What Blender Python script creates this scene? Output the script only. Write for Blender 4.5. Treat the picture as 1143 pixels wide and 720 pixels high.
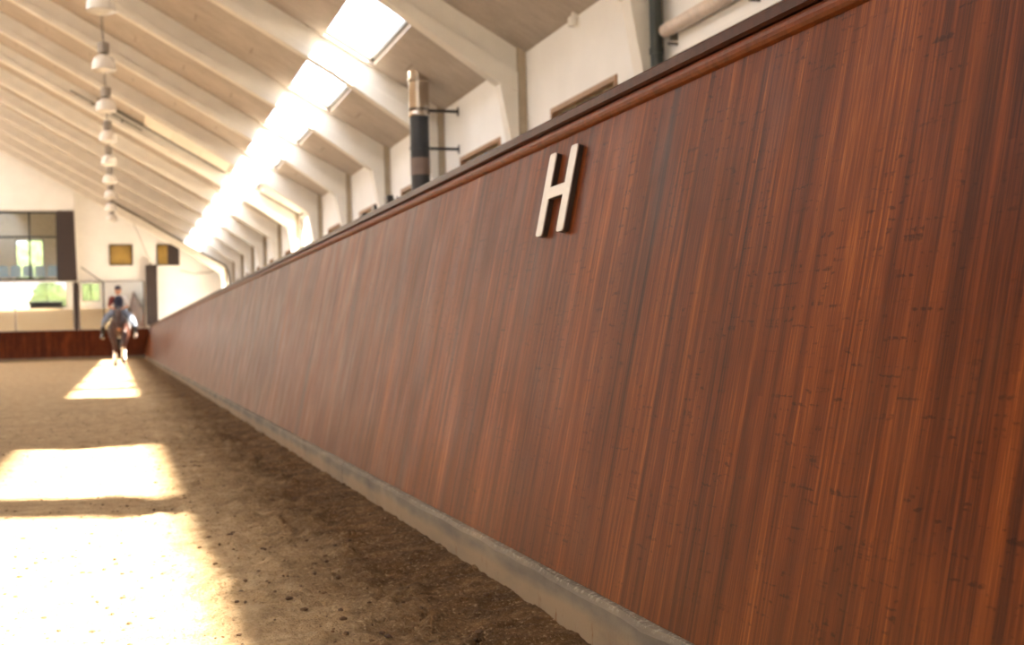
import bpy, bmesh, math, random
import numpy as np
from mathutils import Vector, Matrix, noise
for o in list(bpy.data.objects): bpy.data.objects.remove(o)
S = bpy.context.scene
C = S.collection
random.seed(4)

# ------------------------------------------------------------------ camera
cam = bpy.data.cameras.new('camera'); camo = bpy.data.objects.new('camera', cam); C.objects.link(camo)
R_ = Vector((0.95052932, -0.30952997, -0.0261763)); U_ = Vector((0.02271239, -0.01478983, 0.99963264)); F_ = Vector((0.30980341, 0.95077466, 0.007028))
camo.matrix_world = Matrix(((R_.x, U_.x, -F_.x, 0), (R_.y, U_.y, -F_.y, 0), (R_.z, U_.z, -F_.z, 0), (0, 0, 0, 1)))
cam.sensor_width = 36; cam.lens = 1350 / 1143 * 36; cam.clip_end = 500; cam.clip_start = .05
cam.dof.use_dof = True; cam.dof.focus_distance = 2.45; cam.dof.aperture_fstop = 5.4
S.camera = camo
# ------------------------------------------------------------------ light
w = bpy.data.worlds.new('sky'); S.world = w; w.use_nodes = True
bg = w.node_tree.nodes['Background']; bg.inputs[1].default_value = 3.8
_tc = w.node_tree.nodes.new('ShaderNodeTexCoord'); _sp = w.node_tree.nodes.new('ShaderNodeSeparateXYZ'); _rp = w.node_tree.nodes.new('ShaderNodeValToRGB')
w.node_tree.links.new(_tc.outputs['Generated'], _sp.inputs[0]); w.node_tree.links.new(_sp.outputs[2], _rp.inputs[0]); w.node_tree.links.new(_rp.outputs[0], bg.inputs[0])
_e = _rp.color_ramp.elements; _e[0].position = 0; _e[0].color = (.30, .32, .33, 1); _e[1].position = .5; _e[1].color = (.95, .97, 1, 1); _q = _e.new(.16); _q.color = (.42, .45, .48, 1)
sl = bpy.data.lights.new('sun', 'SUN'); sun = bpy.data.objects.new('sun', sl); C.objects.link(sun)
sl.energy = 30; sl.angle = .028; sl.color = (1, .9, .74)
sun.rotation_euler = Vector((-.70, .77, -1)).to_track_quat('-Z', 'Y').to_euler(); sun.location = (20, -10, 30)
S.view_settings.view_transform = 'Standard'; S.view_settings.look = 'None'; S.view_settings.gamma = 1
S.view_settings.use_curve_mapping = False; S.view_settings.exposure = 1.45

# ------------------------------------------------------------------ constants (metres, camera height is z = 0)
G = -.78; XW = 4.63; ZE = 3.27; T = .577; XR = -9.0; XL = 2 * XR - XW
Y0 = -3.0; Y1 = 56.0
YF = [13.4 + 3.74 * k for k in range(-4, 12)]
KB = 1.08; KXB = -.635; LEAN = math.tan(math.radians(12.5))
SX0, SX1 = 2.88, 3.592
def zc(x): return ZE + T * (XW - x)

# ------------------------------------------------------------------ helpers
def lin(r, g, b):
    f = lambda c: (c / 255 / 12.92) if c / 255 <= .04045 else ((c / 255 + .055) / 1.055) ** 2.4
    return (f(r), f(g), f(b), 1)
class MB:
    def __init__(s): s.v = []; s.f = []
    def add(s, v, f):
        n = len(s.v); s.v += [tuple(p) for p in v]; s.f += [tuple(i + n for i in q) for q in f]; return s
    def box(s, a, b):
        x0, y0, z0 = a; x1, y1, z1 = b
        v = [(x0, y0, z0), (x1, y0, z0), (x1, y1, z0), (x0, y1, z0), (x0, y0, z1), (x1, y0, z1), (x1, y1, z1), (x0, y1, z1)]
        return s.add(v, [(0, 3, 2, 1), (4, 5, 6, 7), (0, 1, 5, 4), (1, 2, 6, 5), (2, 3, 7, 6), (3, 0, 4, 7)])
    def prism(s, poly, a, b, axis='y'):
        n = len(poly)
        mk = {'y': lambda p, t: (p[0], t, p[1]), 'x': lambda p, t: (t, p[0], p[1]), 'z': lambda p, t: (p[0], p[1], t)}[axis]
        v = [mk(p, a) for p in poly] + [mk(p, b) for p in poly]
        return s.add(v, [tuple(range(n)), tuple(range(2 * n - 1, n - 1, -1))] + [(i, n + i, n + (i + 1) % n, (i + 1) % n) for i in range(n)])
    def tube(s, pts, r, n=12, cap=True):
        pts = [Vector(p) for p in pts]; rs = r if isinstance(r, (list, tuple)) else [r] * len(pts)
        v = []; f = []
        up = None
        for i, p in enumerate(pts):
            d = (pts[min(i + 1, len(pts) - 1)] - pts[max(i - 1, 0)]).normalized()
            if up is None: up = Vector((0, 0, 1)) if abs(d.z) < .9 else Vector((1, 0, 0))
            a = d.cross(up).normalized(); b = a.cross(d).normalized(); up = b
            rr = rs[i]; ra, rb = rr if isinstance(rr, tuple) else (rr, rr)
            v += [p + a * math.cos(2 * math.pi * k / n) * ra + b * math.sin(2 * math.pi * k / n) * rb for k in range(n)]
        for i in range(len(pts) - 1):
            f += [(i * n + k, i * n + (k + 1) % n, (i + 1) * n + (k + 1) % n, (i + 1) * n + k) for k in range(n)]
        if cap: f += [tuple(range(n - 1, -1, -1)), tuple(range((len(pts) - 1) * n, len(pts) * n))]
        return s.add(v, f)
    def lathe(s, prof, c=(0, 0, 0), n=28):
        v = []; f = []
        for (r, z) in prof: v += [(c[0] + r * math.cos(2 * math.pi * k / n), c[1] + r * math.sin(2 * math.pi * k / n), c[2] + z) for k in range(n)]
        for i in range(len(prof) - 1): f += [(i * n + k, i * n + (k + 1) % n, (i + 1) * n + (k + 1) % n, (i + 1) * n + k) for k in range(n)]
        return s.add(v, f)
    def ball(s, c, r, n=12):
        rx, ry, rz = r if isinstance(r, tuple) else (r, r, r)
        v = []; f = []; m = n // 2 + 2
        for i in range(m + 1):
            t = math.pi * i / m
            v += [(c[0] + rx * math.sin(t) * math.cos(2 * math.pi * k / n), c[1] + ry * math.sin(t) * math.sin(2 * math.pi * k / n), c[2] + rz * math.cos(t)) for k in range(n)]
        for i in range(m): f += [(i * n + k, (i + 1) * n + k, (i + 1) * n + (k + 1) % n, i * n + (k + 1) % n) for k in range(n)]
        return s.add(v, f)
    def mesh(s, name, bevel=0, smooth=False):
        me = bpy.data.meshes.new(name); me.from_pydata(s.v, [], s.f)
        bm = bmesh.new(); bm.from_mesh(me)
        bmesh.ops.remove_doubles(bm, verts=bm.verts, dist=1e-5) if smooth else None
        bmesh.ops.recalc_face_normals(bm, faces=bm.faces)
        if bevel: bmesh.ops.bevel(bm, geom=[e for e in bm.edges if len(e.link_faces) == 2 and e.calc_face_angle(0) > .5], offset=bevel, segments=2, affect='EDGES', profile=.5)
        bm.to_mesh(me); bm.free()
        if smooth:
            for p in me.polygons: p.use_smooth = True
        return me
    def build(s, name, mat, parent=None, bevel=0, smooth=False, loc=None):
        me = s.mesh(name, bevel, smooth); o = bpy.data.objects.new(name, me); C.objects.link(o)
        me.materials.append(mat)
        if parent: o.parent = parent
        if loc: o.location = loc
        return o
def tag(o, label=None, cat=None, group=None, kind=None):
    if label: o['label'] = label
    if cat: o['category'] = cat
    if group: o['group'] = group
    if kind: o['kind'] = kind
    return o
def thing(name, label, cat, loc=(0, 0, 0), rz=0, group=None):
    o = bpy.data.objects.new(name, None); C.objects.link(o); o.location = loc; o.rotation_euler = (0, 0, rz); o.empty_display_size = .1
    return tag(o, label, cat, group)
def struct(o, label, cat='room'): return tag(o, label, cat, kind='structure')
def copy_tree(o, parent=None):
    c = o.copy(); C.objects.link(c)
    if parent: c.parent = parent
    for ch in list(o.children): copy_tree(ch, c)
    return c
def grid_wall(mb, u0, u1, v0, v1, holes, mk):
    us = sorted({u0, u1, *[h[0] for h in holes], *[h[1] for h in holes]}); vs = sorted({v0, v1, *[h[2] for h in holes], *[h[3] for h in holes]})
    us = [u for u in us if u0 <= u <= u1]; vs = [v for v in vs if v0 <= v <= v1]
    for i in range(len(us) - 1):
        for j in range(len(vs) - 1):
            cu, cv = (us[i] + us[i + 1]) / 2, (vs[j] + vs[j + 1]) / 2
            if any(h[0] < cu < h[1] and h[2] < cv < h[3] for h in holes): continue
            mk(mb, us[i], us[i + 1], vs[j], vs[j + 1])

# ------------------------------------------------------------------ materials
class NT:
    def __init__(s, name):
        s.m = bpy.data.materials.new(name); s.m.use_nodes = True; s.t = s.m.node_tree; s.b = s.t.nodes['Principled BSDF']
        s.pos = None
    def n(s, ty, **k):
        x = s.t.nodes.new(ty)
        for a, v in k.items(): setattr(x, a, v)
        return x
    def l(s, a, b): s.t.links.new(a, b)
    def obj(s):
        if not s.pos: s.pos = s.n('ShaderNodeTexCoord').outputs['Object']
        return s.pos
    def math(s, op, a, b=None, c=None, clamp=False):
        x = s.n('ShaderNodeMath', operation=op, use_clamp=clamp)
        for i, q in enumerate((a, b, c)):
            if q is None: continue
            if isinstance(q, (int, float)): x.inputs[i].default_value = q
            else: s.l(q, x.inputs[i])
        return x.outputs[0]
    def sep(s, v):
        x = s.n('ShaderNodeSeparateXYZ'); s.l(v, x.inputs[0]); return x.outputs
    def comb(s, x, y, z):
        c = s.n('ShaderNodeCombineXYZ')
        for i, q in enumerate((x, y, z)):
            if isinstance(q, (int, float)): c.inputs[i].default_value = q
            else: s.l(q, c.inputs[i])
        return c.outputs[0]
    def noise(s, v, scale, detail=3, rough=.55, stretch=None):
        if stretch:
            m = s.n('ShaderNodeMapping'); m.inputs['Scale'].default_value = stretch; s.l(v, m.inputs[0]); v = m.outputs[0]
        x = s.n('ShaderNodeTexNoise'); x.inputs['Scale'].default_value = scale; x.inputs['Detail'].default_value = detail; x.inputs['Roughness'].default_value = rough
        s.l(v, x.inputs['Vector']); return x.outputs['Fac']
    def white(s, v, d='3D'):
        x = s.n('ShaderNodeTexWhiteNoise', noise_dimensions=d); s.l(v, x.inputs['Vector' if d != '1D' else 'W']); return x.outputs['Value']
    def ramp(s, f, stops, interp='LINEAR'):
        x = s.n('ShaderNodeValToRGB'); x.color_ramp.interpolation = interp; e = x.color_ramp.elements
        e[0].position, e[0].color = stops[0]; e[1].position, e[1].color = stops[-1]
        for p, c in stops[1:-1]:
            q = e.new(p); q.color = c
        s.l(f, x.inputs[0]); return x.outputs[0]
    def mix(s, f, a, b, mode='MIX'):
        x = s.n('ShaderNodeMix', data_type='RGBA', blend_type=mode)
        for i, q in ((0, f), (6, a), (7, b)):
            if isinstance(q, (int, float)): x.inputs[i].default_value = q
            elif isinstance(q, tuple): x.inputs[i].default_value = q
            else: s.l(q, x.inputs[i])
        return x.outputs[2]
    def rng(s, f, a, b, c=0, d=1):
        x = s.n('ShaderNodeMapRange'); s.l(f, x.inputs[0])
        for i, q in enumerate((a, b, c, d)): x.inputs[i + 1].default_value = q
        return x.outputs[0]
    def col(s, c): s.l(c, s.b.inputs['Base Color']) if not isinstance(c, tuple) else setattr(s.b.inputs['Base Color'], 'default_value', c)
    def bump(s, h, strength=.3, dist=.01):
        x = s.n('ShaderNodeBump'); x.inputs['Strength'].default_value = strength; x.inputs['Distance'].default_value = dist
        s.l(h, x.inputs['Height']); s.l(x.outputs[0], s.b.inputs['Normal'])
def simple(name, rgb, rough=.6, metal=0, var=.08, scale=8, bump=0):
    m = NT(name); c = lin(*rgb); nz = m.noise(m.obj(), scale)
    d = tuple(x * (1 - var) for x in c[:3]) + (1,); e = tuple(min(1, x * (1 + var)) for x in c[:3]) + (1,)
    m.col(m.ramp(nz, [(.3, d), (.7, e)])); m.b.inputs['Roughness'].default_value = rough; m.b.inputs['Metallic'].default_value = metal
    if bump: m.bump(m.noise(m.obj(), scale * 12), bump, .004)
    return m.m

def mat_bamboo(name, tint=(1, 1, 1), far=False):
    m = NT(name); x, y, z = m.sep(m.obj())
    # x runs along the wall when far=True, else y does
    u = x if far else y
    wob = m.math('MULTIPLY', m.math('SUBTRACT', m.noise(m.comb(u, 0, z), .9, 1), .5), .012)
    u = m.math('ADD', u, wob)
    def strips(width, off):
        q = m.math('DIVIDE', m.math('ADD', u, off), width); i = m.math('FLOOR', q); return i, q
    i1, q1 = strips(.021, 30.0); i2, _ = strips(.0072, 50.3); i3, _ = strips(.085, 70.1)
    r1 = m.white(i1, '1D'); r2 = m.white(i2, '1D'); r3 = m.white(i3, '1D')
    st = m.noise(m.comb(m.math('MULTIPLY', u, 150), 0, m.math('MULTIPLY', z, 2.2)), 1, 4, .65)
    st2 = m.noise(m.comb(m.math('MULTIPLY', u, 22), 3, m.math('MULTIPLY', z, .8)), 1, 3, .6)
    st3 = m.noise(m.comb(m.math('MULTIPLY', u, 420), 5, m.math('MULTIPLY', z, 9)), 1, 3, .6)
    bl = m.noise(m.comb(m.math('MULTIPLY', u, 3), 7, m.math('MULTIPLY', z, 1.4)), 1, 3, .55)
    seg = m.white(m.comb(i1, m.math('FLOOR', m.math('ADD', m.math('MULTIPLY', z, .9), m.math('MULTIPLY', r1, 9.1))), 4))
    f = m.math('ADD', m.math('MULTIPLY', seg, .07), m.math('ADD', m.math('MULTIPLY', r2, .10), m.math('MULTIPLY', r1, .08)))
    f = m.math('ADD', f, m.math('MULTIPLY', r3, .08)); f = m.math('ADD', f, m.math('MULTIPLY', st, .50)); f = m.math('ADD', f, m.math('MULTIPLY', st2, .40))
    f = m.math('ADD', f, m.math('MULTIPLY', st3, .42)); f = m.math('ADD', f, m.math('MULTIPLY', bl, .35))
    f = m.rng(f, .72, 1.22)
    tn = lambda c: tuple(a * b for a, b in zip(c[:3], tint)) + (1,)
    c = m.ramp(f, [(.0, tn(lin(40, 19, 11))), (.3, tn(lin(66, 31, 13))), (.55, tn(lin(87, 41, 15))), (.8, tn(lin(108, 55, 20))), (1, tn(lin(140, 78, 30)))])
    # node marks of the bamboo
    nm_ = m.noise(m.comb(m.math('ADD', m.math('MULTIPLY', u, 26), m.math('MULTIPLY', r1, 1.2)), 0, m.math('MULTIPLY', z, 84)), 1, 2, .5)
    gate = m.noise(m.comb(m.math('MULTIPLY', u, 5), 2, m.math('MULTIPLY', z, 4)), 1, 1)
    mark = m.math('MULTIPLY', m.rng(nm_, .60, .68), m.rng(gate, .40, .52))
    c = m.mix(m.math('MULTIPLY', mark, .55), c, tn(lin(26, 13, 9)))
    # dust and grey wear
    du = m.noise(m.comb(m.math('MULTIPLY', u, 6), 9, m.math('MULTIPLY', z, 2.4)), 1, 4, .6)
    low = m.rng(z, -.28, -.64)
    dust = m.math('ADD', m.math('MULTIPLY', m.rng(du, .5, .85), .18), m.math('MULTIPLY', low, .14))
    c = m.mix(dust, c, tn(lin(112, 80, 54)))
    for yy in ((17.97, 40.1, 7.9, 28.6) if not far else (-3.05, -1.45, .1, -4.6)):
        ln = m.rng(m.math('ABSOLUTE', m.math('SUBTRACT', x if far else y, yy)), .022, .010)
        c = m.mix(m.math('MULTIPLY', ln, .8), c, lin(40, 22, 16))
    m.col(c); m.b.inputs['Roughness'].default_value = .5
    m.l(m.rng(du, .3, .8, .34, .5), m.b.inputs['Roughness']); m.b.inputs['Specular IOR Level'].default_value = .06
    m.bump(m.math('ADD', st, m.math('MULTIPLY', r1, .5)), .12, .002)
    return m.m

def mat_sand():
    m = NT('sand'); P = m.obj(); x, y, z = m.sep(P)
    n1 = m.noise(P, 1.1, 4); n2 = m.noise(P, 9, 5, .65); n3 = m.noise(P, 75, 4, .75); n4 = m.noise(P, 5, 3, .6, (1.0, 2.4, 1))
    damp_shade = m.math('ADD', m.rng(x, .28, .86), m.math('MULTIPLY', m.math('SUBTRACT', n1, .5), .9), clamp=True)  # darker towards the wall: damp sand, with part of the shade painted in
    damp_shade = m.math('ADD', damp_shade, m.math('MULTIPLY', m.math('SUBTRACT', n4, .5), .5), clamp=True)
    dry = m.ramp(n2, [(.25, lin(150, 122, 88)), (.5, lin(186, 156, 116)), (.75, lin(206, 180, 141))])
    dark_sand = m.ramp(n2, [(.3, lin(76, 54, 32)), (.55, lin(106, 78, 47)), (.8, lin(140, 108, 70))])
    c = m.mix(damp_shade, dry, dark_sand)
    c = m.mix(m.rng(n3, .55, .68, 0, .65), c, lin(78, 54, 30)); c = m.mix(m.rng(n3, .44, .32, 0, .5), c, lin(214, 188, 148))
    m.col(c); m.b.inputs['Roughness'].default_value = .95; m.b.inputs['Specular IOR Level'].default_value = .15
    m.bump(m.math('ADD', m.math('MULTIPLY', n3, .6), m.noise(P, 22, 5, .7)), 1.0, .035)
    return m.m

def mat_plinth():
    m = NT('plinth_concrete'); P = m.obj(); x, y, z = m.sep(P)
    n1 = m.noise(P, 5, 5, .6, (1, .5, 1.6)); n2 = m.noise(P, 70, 4, .7); n3 = m.noise(P, 30, 3, .6, (1, 1, .35))
    g = m.ramp(n1, [(.3, lin(84, 74, 62)), (.55, lin(108, 96, 80)), (.75, lin(128, 114, 95))])
    k = m.math('ADD', m.rng(z, -.672, -.705), m.math('MULTIPLY', m.math('SUBTRACT', n1, .5), 1.6), clamp=True)
    c = m.mix(m.math('MULTIPLY', k, .85), g, lin(134, 110, 80))
    c = m.mix(m.math('MULTIPLY', m.rng(n3, .62, .7), m.rng(z, -.69, -.73)), c, lin(112, 76, 40))
    c = m.mix(m.math('MULTIPLY', m.rng(n2, .5, .62), m.rng(z, -.652, -.64)), c, lin(146, 135, 118))
    for yy in (6.08, 10.9, 15.6, 20.4):
        ln = m.rng(m.math('ABSOLUTE', m.math('SUBTRACT', y, yy)), .009, .004); c = m.mix(m.math('MULTIPLY', ln, .85), c, lin(60, 46, 34))
    m.col(c); m.b.inputs['Roughness'].default_value = .9; m.bump(n2, .35, .004); return m.m

def mat_ceiling():
    m = NT('ceiling_board'); P = m.obj(); x, y, z = m.sep(P)
    n1 = m.noise(P, 1.2, 4, .6); n2 = m.noise(P, 26, 4, .75, (1, 2.2, 1)); n3 = m.noise(P, 5, 4, .6, (.4, 2, 1))
    f = m.math('ADD', m.math('MULTIPLY', n1, .35), m.math('ADD', m.math('MULTIPLY', n2, .35), m.math('MULTIPLY', n3, .3)))
    c = m.ramp(f, [(.3, lin(150, 138, 126)), (.5, lin(176, 163, 150)), (.7, lin(196, 184, 170))])
    # short dark clip marks in rows
    sx = m.math('FRACT', m.math('MULTIPLY', x, 1.15)); sy = m.math('FRACT', m.math('MULTIPLY', m.math('SUBTRACT', y, 13.5), 2 / 3.74))
    a = m.rng(m.math('ABSOLUTE', m.math('SUBTRACT', sx, .5)), .022, .008); b = m.rng(m.math('ABSOLUTE', m.math('SUBTRACT', sy, .5)), .13, .09)
    c = m.mix(m.math('MULTIPLY', m.math('MULTIPLY', a, b), .4), c, lin(96, 76, 56))
    m.col(c); m.b.inputs['Roughness'].default_value = .9; m.bump(n2, .2, .005); return m.m

def mat_glass(name='window_glass', tint=(1, 1, 1, 1), refl=.06):
    m = NT(name); t = m.n('ShaderNodeBsdfTransparent'); t.inputs[0].default_value = tint
    g = m.n('ShaderNodeBsdfGlossy'); g.inputs['Roughness'].default_value = .02; mx = m.n('ShaderNodeMixShader'); mx.inputs[0].default_value = refl
    m.l(t.outputs[0], mx.inputs[1]); m.l(g.outputs[0], mx.inputs[2])
    m.l(mx.outputs[0], m.t.nodes['Material Output'].inputs[0]); return m.m
def mat_mottled():
    m = NT('mottled_glass'); P = m.obj(); v = m.n('ShaderNodeTexVoronoi'); v.inputs['Scale'].default_value = 7; m.l(P, v.inputs['Vector'])  # mottled reflection in the glass painted as opaque cells and lines
    x, y, z = m.sep(P); w_ = m.math('FRACT', m.math('MULTIPLY', y, 6)); ln = m.rng(m.math('ABSOLUTE', m.math('SUBTRACT', w_, .5)), .06, .03)
    n = m.white(v.outputs['Color']); c = m.ramp(n, [(0, lin(120, 112, 84)), (.5, lin(160, 146, 116)), (1, lin(196, 178, 140))]); c = m.mix(ln, c, lin(88, 80, 62))
    m.col(c); m.b.inputs['Roughness'].default_value = .35; return m.m
def mat_leaf(name, a, b):
    m = NT(name); n = m.noise(m.obj(), 6, 5, .8); m.col(m.ramp(n, [(.35, lin(*a)), (.65, lin(*b))])); m.b.inputs['Roughness'].default_value = .7
    m.bump(m.noise(m.obj(), 14, 4), 1, .15); return m.m

M = dict(
    kick=mat_bamboo('bamboo_kickboard'), kick_far=mat_bamboo('bamboo_kickboard_red', (.8, .7, .95), True),
    cap=simple('stained_cap_wood', (58, 28, 17), .38, var=.35, scale=30), bead=simple('stained_bead_wood', (92, 44, 16), .45, var=.3, scale=30),
    sand=mat_sand(), plinth=mat_plinth(), ceil=mat_ceiling(),
    white=simple('white_wall_paint', (236, 233, 228), .8, var=.03, scale=2), cream=simple('cream_frame', (222, 215, 204), .65, var=.05, scale=3),
    pack=simple('grey_brown_packing', (168, 152, 130), .75, var=.08), pale=simple('pale_lining', (226, 216, 200), .7, var=.05, scale=2),
    seam=simple('dark_seam', (110, 98, 82), .7), steel=simple('galvanised_steel', (120, 114, 104), .45, .6), chrome=simple('polished_steel', (205, 198, 190), .16, 1, var=.03),
    black=simple('black_enamel', (26, 27, 30), .42, var=.2), dark=simple('dark_brown_panel', (52, 40, 36), .6, var=.12), green=simple('dark_green_pipe', (38, 44, 38), .4),
    lamp=simple('lamp_white_shade', (228, 222, 214), .25, var=.04), lampgrey=simple('lamp_grey_housing', (150, 142, 134), .5, .3), bulb=simple('lamp_glass', (240, 236, 228), .2),
    wood=simple('light_brown_wood', (150, 112, 80), .5, var=.2, scale=20), rail=simple('pale_wooden_rail', (212, 194, 178), .5, var=.12, scale=14),
    letter=simple('brushed_steel_letter', (176, 168, 158), .4, .5, var=.06, scale=60), letteredge=simple('letter_edge', (48, 34, 26), .6, .1),
    glass=mat_glass(), sky=mat_glass('rooflight_glass', (.97, .98, 1, 1), .04), mirror=None, mottled=mat_mottled(),
    amber=simple('amber_glass', (150, 122, 62), .2, var=.3, scale=1.5), grass=simple('grass', (96, 128, 52), .9, var=.3), pave=simple('pale_paving', (190, 180, 164), .9),
    leaf=mat_leaf('bush_leaf', (50, 68, 38), (112, 130, 80)), blue=simple('blue_chair_fabric', (120, 160, 190), .7), concrete=simple('floor_concrete', (150, 142, 130), .9),
    horse=simple('bay_coat', (60, 34, 24), .45, var=.3, scale=5), hair=simple('black_horse_hair', (22, 16, 14), .6), hoof=simple('hoof_horn', (60, 48, 40), .6),
    boot_white=simple('white_leg_wrap', (226, 222, 214), .8), leather=simple('black_leather', (20, 18, 20), .4), pad=simple('grey_saddle_pad', (176, 180, 186), .8),
    skin=simple('skin', (206, 150, 118), .55), navy=simple('navy_vest_cloth', (32, 38, 62), .7), shirt=simple('white_shirt_cloth', (222, 218, 214), .8), rust=simple('red_brown_sleeve', (110, 48, 44), .8),
    breech=simple('grey_breeches_cloth', (120, 128, 144), .8), helm=simple('navy_helmet_shell', (34, 40, 58), .35), muzzle=simple('tan_muzzle_coat', (150, 98, 68), .5))
for k_ in ('cap', 'bead'): M[k_].node_tree.nodes['Principled BSDF'].inputs['Specular IOR Level'].default_value = .12
mm = NT('mirror_silver'); mm.col((.86, .88, .86, 1)); mm.b.inputs['Metallic'].default_value = 1; mm.b.inputs['Roughness'].default_value = .02; M['mirror'] = mm.m

# ================================================================== STRUCTURE
# ---- sand
def build_sand():
    xs = list(np.arange(-19.06, -3, 1.0)) + list(np.arange(-3, -1.4, .08)) + list(np.arange(-1.4, KB, .016)) + [KB + .004]
    ys = [Y0]; 
    while ys[-1] < 1.4: ys.append(ys[-1] + .2)
    while ys[-1] < Y1: ys.append(ys[-1] + max(.012, .0052 * ys[-1]))
    ys[-1] = Y1
    nx, ny = len(xs), len(ys); v = []
    for y in ys:
        dt = max(0, 1 - y / 40)
        for x in xs:
            h = 0
            if x > -3.2 and y > 1:
                k = min(1, max(0, (x + .2) / .8))            # deeper, more broken towards the wall
                p = Vector((x, y, 0))
                h += .016 * noise.noise(p * 1.3) + .012 * noise.noise(Vector((x * 2.2, y * 4, 3)))
                r = 1 - abs(noise.noise(Vector((x * 3.2 + .8 * y, y * 7, 1)))) * 2
                h += (.004 + .013 * k) * r
                h += (.003 + .014 * k) * noise.noise(Vector((x * 14, y * 19, 5))) + (.002 + .010 * k) * noise.noise(Vector((x * 37, y * 41, 7))) * dt + (.0015 + .003 * k) * noise.noise(Vector((x * 80, y * 70, 9))) * dt
                q = noise.noise(Vector((x * 9, y * 9, 11)))
                if q > .32: h += (q - .32) * .05 * (.4 + k)
                if x > .86: h += .05 * (x - .86) / .22 * (.8 + .3 * noise.noise(Vector((0, y * 1.5, 2))))
            if x > .8: h = h * (1 - .6 * (x - .8) / .28) + .014 * (x - .8) / .28
            v.append((x, y, G + h))
    f = [(j * nx + i, j * nx + i + 1, (j + 1) * nx + i + 1, (j + 1) * nx + i) for j in range(ny - 1) for i in range(nx - 1)]
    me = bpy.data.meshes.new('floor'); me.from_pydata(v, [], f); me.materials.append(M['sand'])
    for p in me.polygons: p.use_smooth = True
    o = bpy.data.objects.new('floor', me); C.objects.link(o); return struct(o, 'sandy riding surface of the arena, damp, churned and coloured darker for shade beside the long wooden wall', 'floor')
build_sand()
struct(MB().box((KB + .35, Y0, G - .1), (XW + .2, Y1, G)).build('floor_gallery', M['concrete']), 'concrete walkway floor behind the long wooden kick wall', 'floor')
struct(MB().box((-60, -60, G - .3), (60, 110, G - .12)).build('floor_outside', M['pave']), 'pale ground outside the hall', 'ground')

# ---- long kick wall
top = .615; kx = lambda z: KB + (z - KXB) * LEAN
struct(MB().prism([(kx(KXB), KXB), (kx(top), top), (kx(top) + .05, top), (kx(KXB) + .05, KXB)], Y0, Y1).build('wall_right', M['kick']), 'long outward leaning kick wall clad in reddish brown bamboo boards', 'wall')
cx = kx(top)
cap = [(cx - .012, top + .030), (cx - .02, top + .036), (cx - .02, top + .058), (cx - .012, top + .066), (cx + .09, top + .066), (cx + .09, top + .030)]
struct(MB().prism(cap, Y0, Y1).build('trim_1', M['cap'], smooth=False), 'dark stained cap board along the top of the long kick wall', 'trim')
bd = [(cx + .02, top + .03)] + [(cx + .004 - .022 * math.sin(a), top + .008 + .022 * math.cos(a)) for a in [i * math.pi / 8 for i in range(9)]] + [(cx + .02, top - .014)]
struct(MB().prism(bd, Y0, Y1).build('trim_2', M['bead'], smooth=False), 'rounded lighter brown bead moulding just under the cap board', 'trim')
pl = MB(); rr = random.Random(2)
ysp = [Y0 + i * .12 for i in range(int((Y1 - Y0) / .12) + 1)]
poly = []
for y in ysp:
    j = rr.uniform(-.0035, .0035); poly.append([(KB - .022 + j * .3, G - .1), (KB - .020 + j, -.655 + j), (KB - .012 + j, KXB - .006 + j), (KB + .012, KXB - .001), (KB + .06, KXB - .001), (KB + .06, G - .1)])
v = []; f = []
for i, pp in enumerate(poly):
    v += [(p[0], ysp[i], p[1]) for p in pp]
for i in range(len(poly) - 1):
    f += [(i * 6 + k, (i + 1) * 6 + k, (i + 1) * 6 + (k + 1) % 6, i * 6 + (k + 1) % 6) for k in range(6)]
pl.add(v, f)
struct(pl.build('baseboard_right', M['plinth'], smooth=False), 'low dusty concrete plinth under the long wooden kick wall', 'plinth')
# ---- far kick wall, far plinth, left and rear kick walls
struct(MB().prism([(Y1 - .10, KXB), (Y1 - .01, .54), (Y1 + .05, .54), (Y1 + .05, KXB)], -19.08, 1.3, 'x').build('wall_far', M['kick_far']), 'low red brown board wall across the far end of the sand', 'wall')
struct(MB().box((-19.08, Y1 - .13, G - .1), (1.1, Y1, KXB)).build('baseboard_far', M['plinth']), 'pale concrete plinth below the far end boards', 'plinth')
struct(MB().prism([(-19.08, G), (-19.36, .62), (-19.45, .62), (-19.2, G)], Y0, Y1).build('wall_left_kick', M['kick']), 'wooden kick wall on the opposite long side', 'wall')

# ---- outer right wall with the framed windows
wy = [(y + 1.1, y + 2.9) for y in YF[:-1]]
door_bay = (YF[8] + .25, YF[9] - .02)      # the glazed bay
end_bay = (YF[14] + .3, YF[15] - .1)  # glazed bay added so daylight brightens the right of the far gable
bays = [door_bay, end_bay]
skip = lambda a: any(q[0] - .3 < a < q[1] for q in bays) or YF[2] < a < YF[3]
holes = [(a, b, 1.55, 2.40) for a, b in wy if not skip(a)] + [(q[0], q[1], G, 3.1) for q in bays]
mb = MB(); grid_wall(mb, Y0 - .2, Y1 + 3.2, G - .1, 3.6, holes, lambda q, a, b, c, d: q.box((XW, a, c), (XW + .18, b, d)))
struct(mb.build('wall_right_outer', M['white']), 'white painted outer wall behind the kick wall', 'wall')
wn = 0
for i, (a, b) in enumerate(wy):
    if skip(a): continue
    wn += 1
    wo = MB(); t = .05
    for bx in (((XW - .02, a - .03, 1.5), (XW + .06, b + .03, 1.56)), ((XW - .02, a - .03, 2.39), (XW + .06, b + .03, 2.45)), ((XW - .02, a - .03, 1.56), (XW + .06, a + .03, 2.39)), ((XW - .02, b - .03, 1.56), (XW + .06, b + .03, 2.39))): wo.box(*bx)
    o = struct(wo.build('window_%d' % wn, M['wood'], bevel=.006), 'brown wooden framed window in the white side wall', 'window')
    MB().box((XW + .05, a, 1.55), (XW + .07, b, 2.4)).build('glass_pane', M['mottled'], o)
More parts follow.
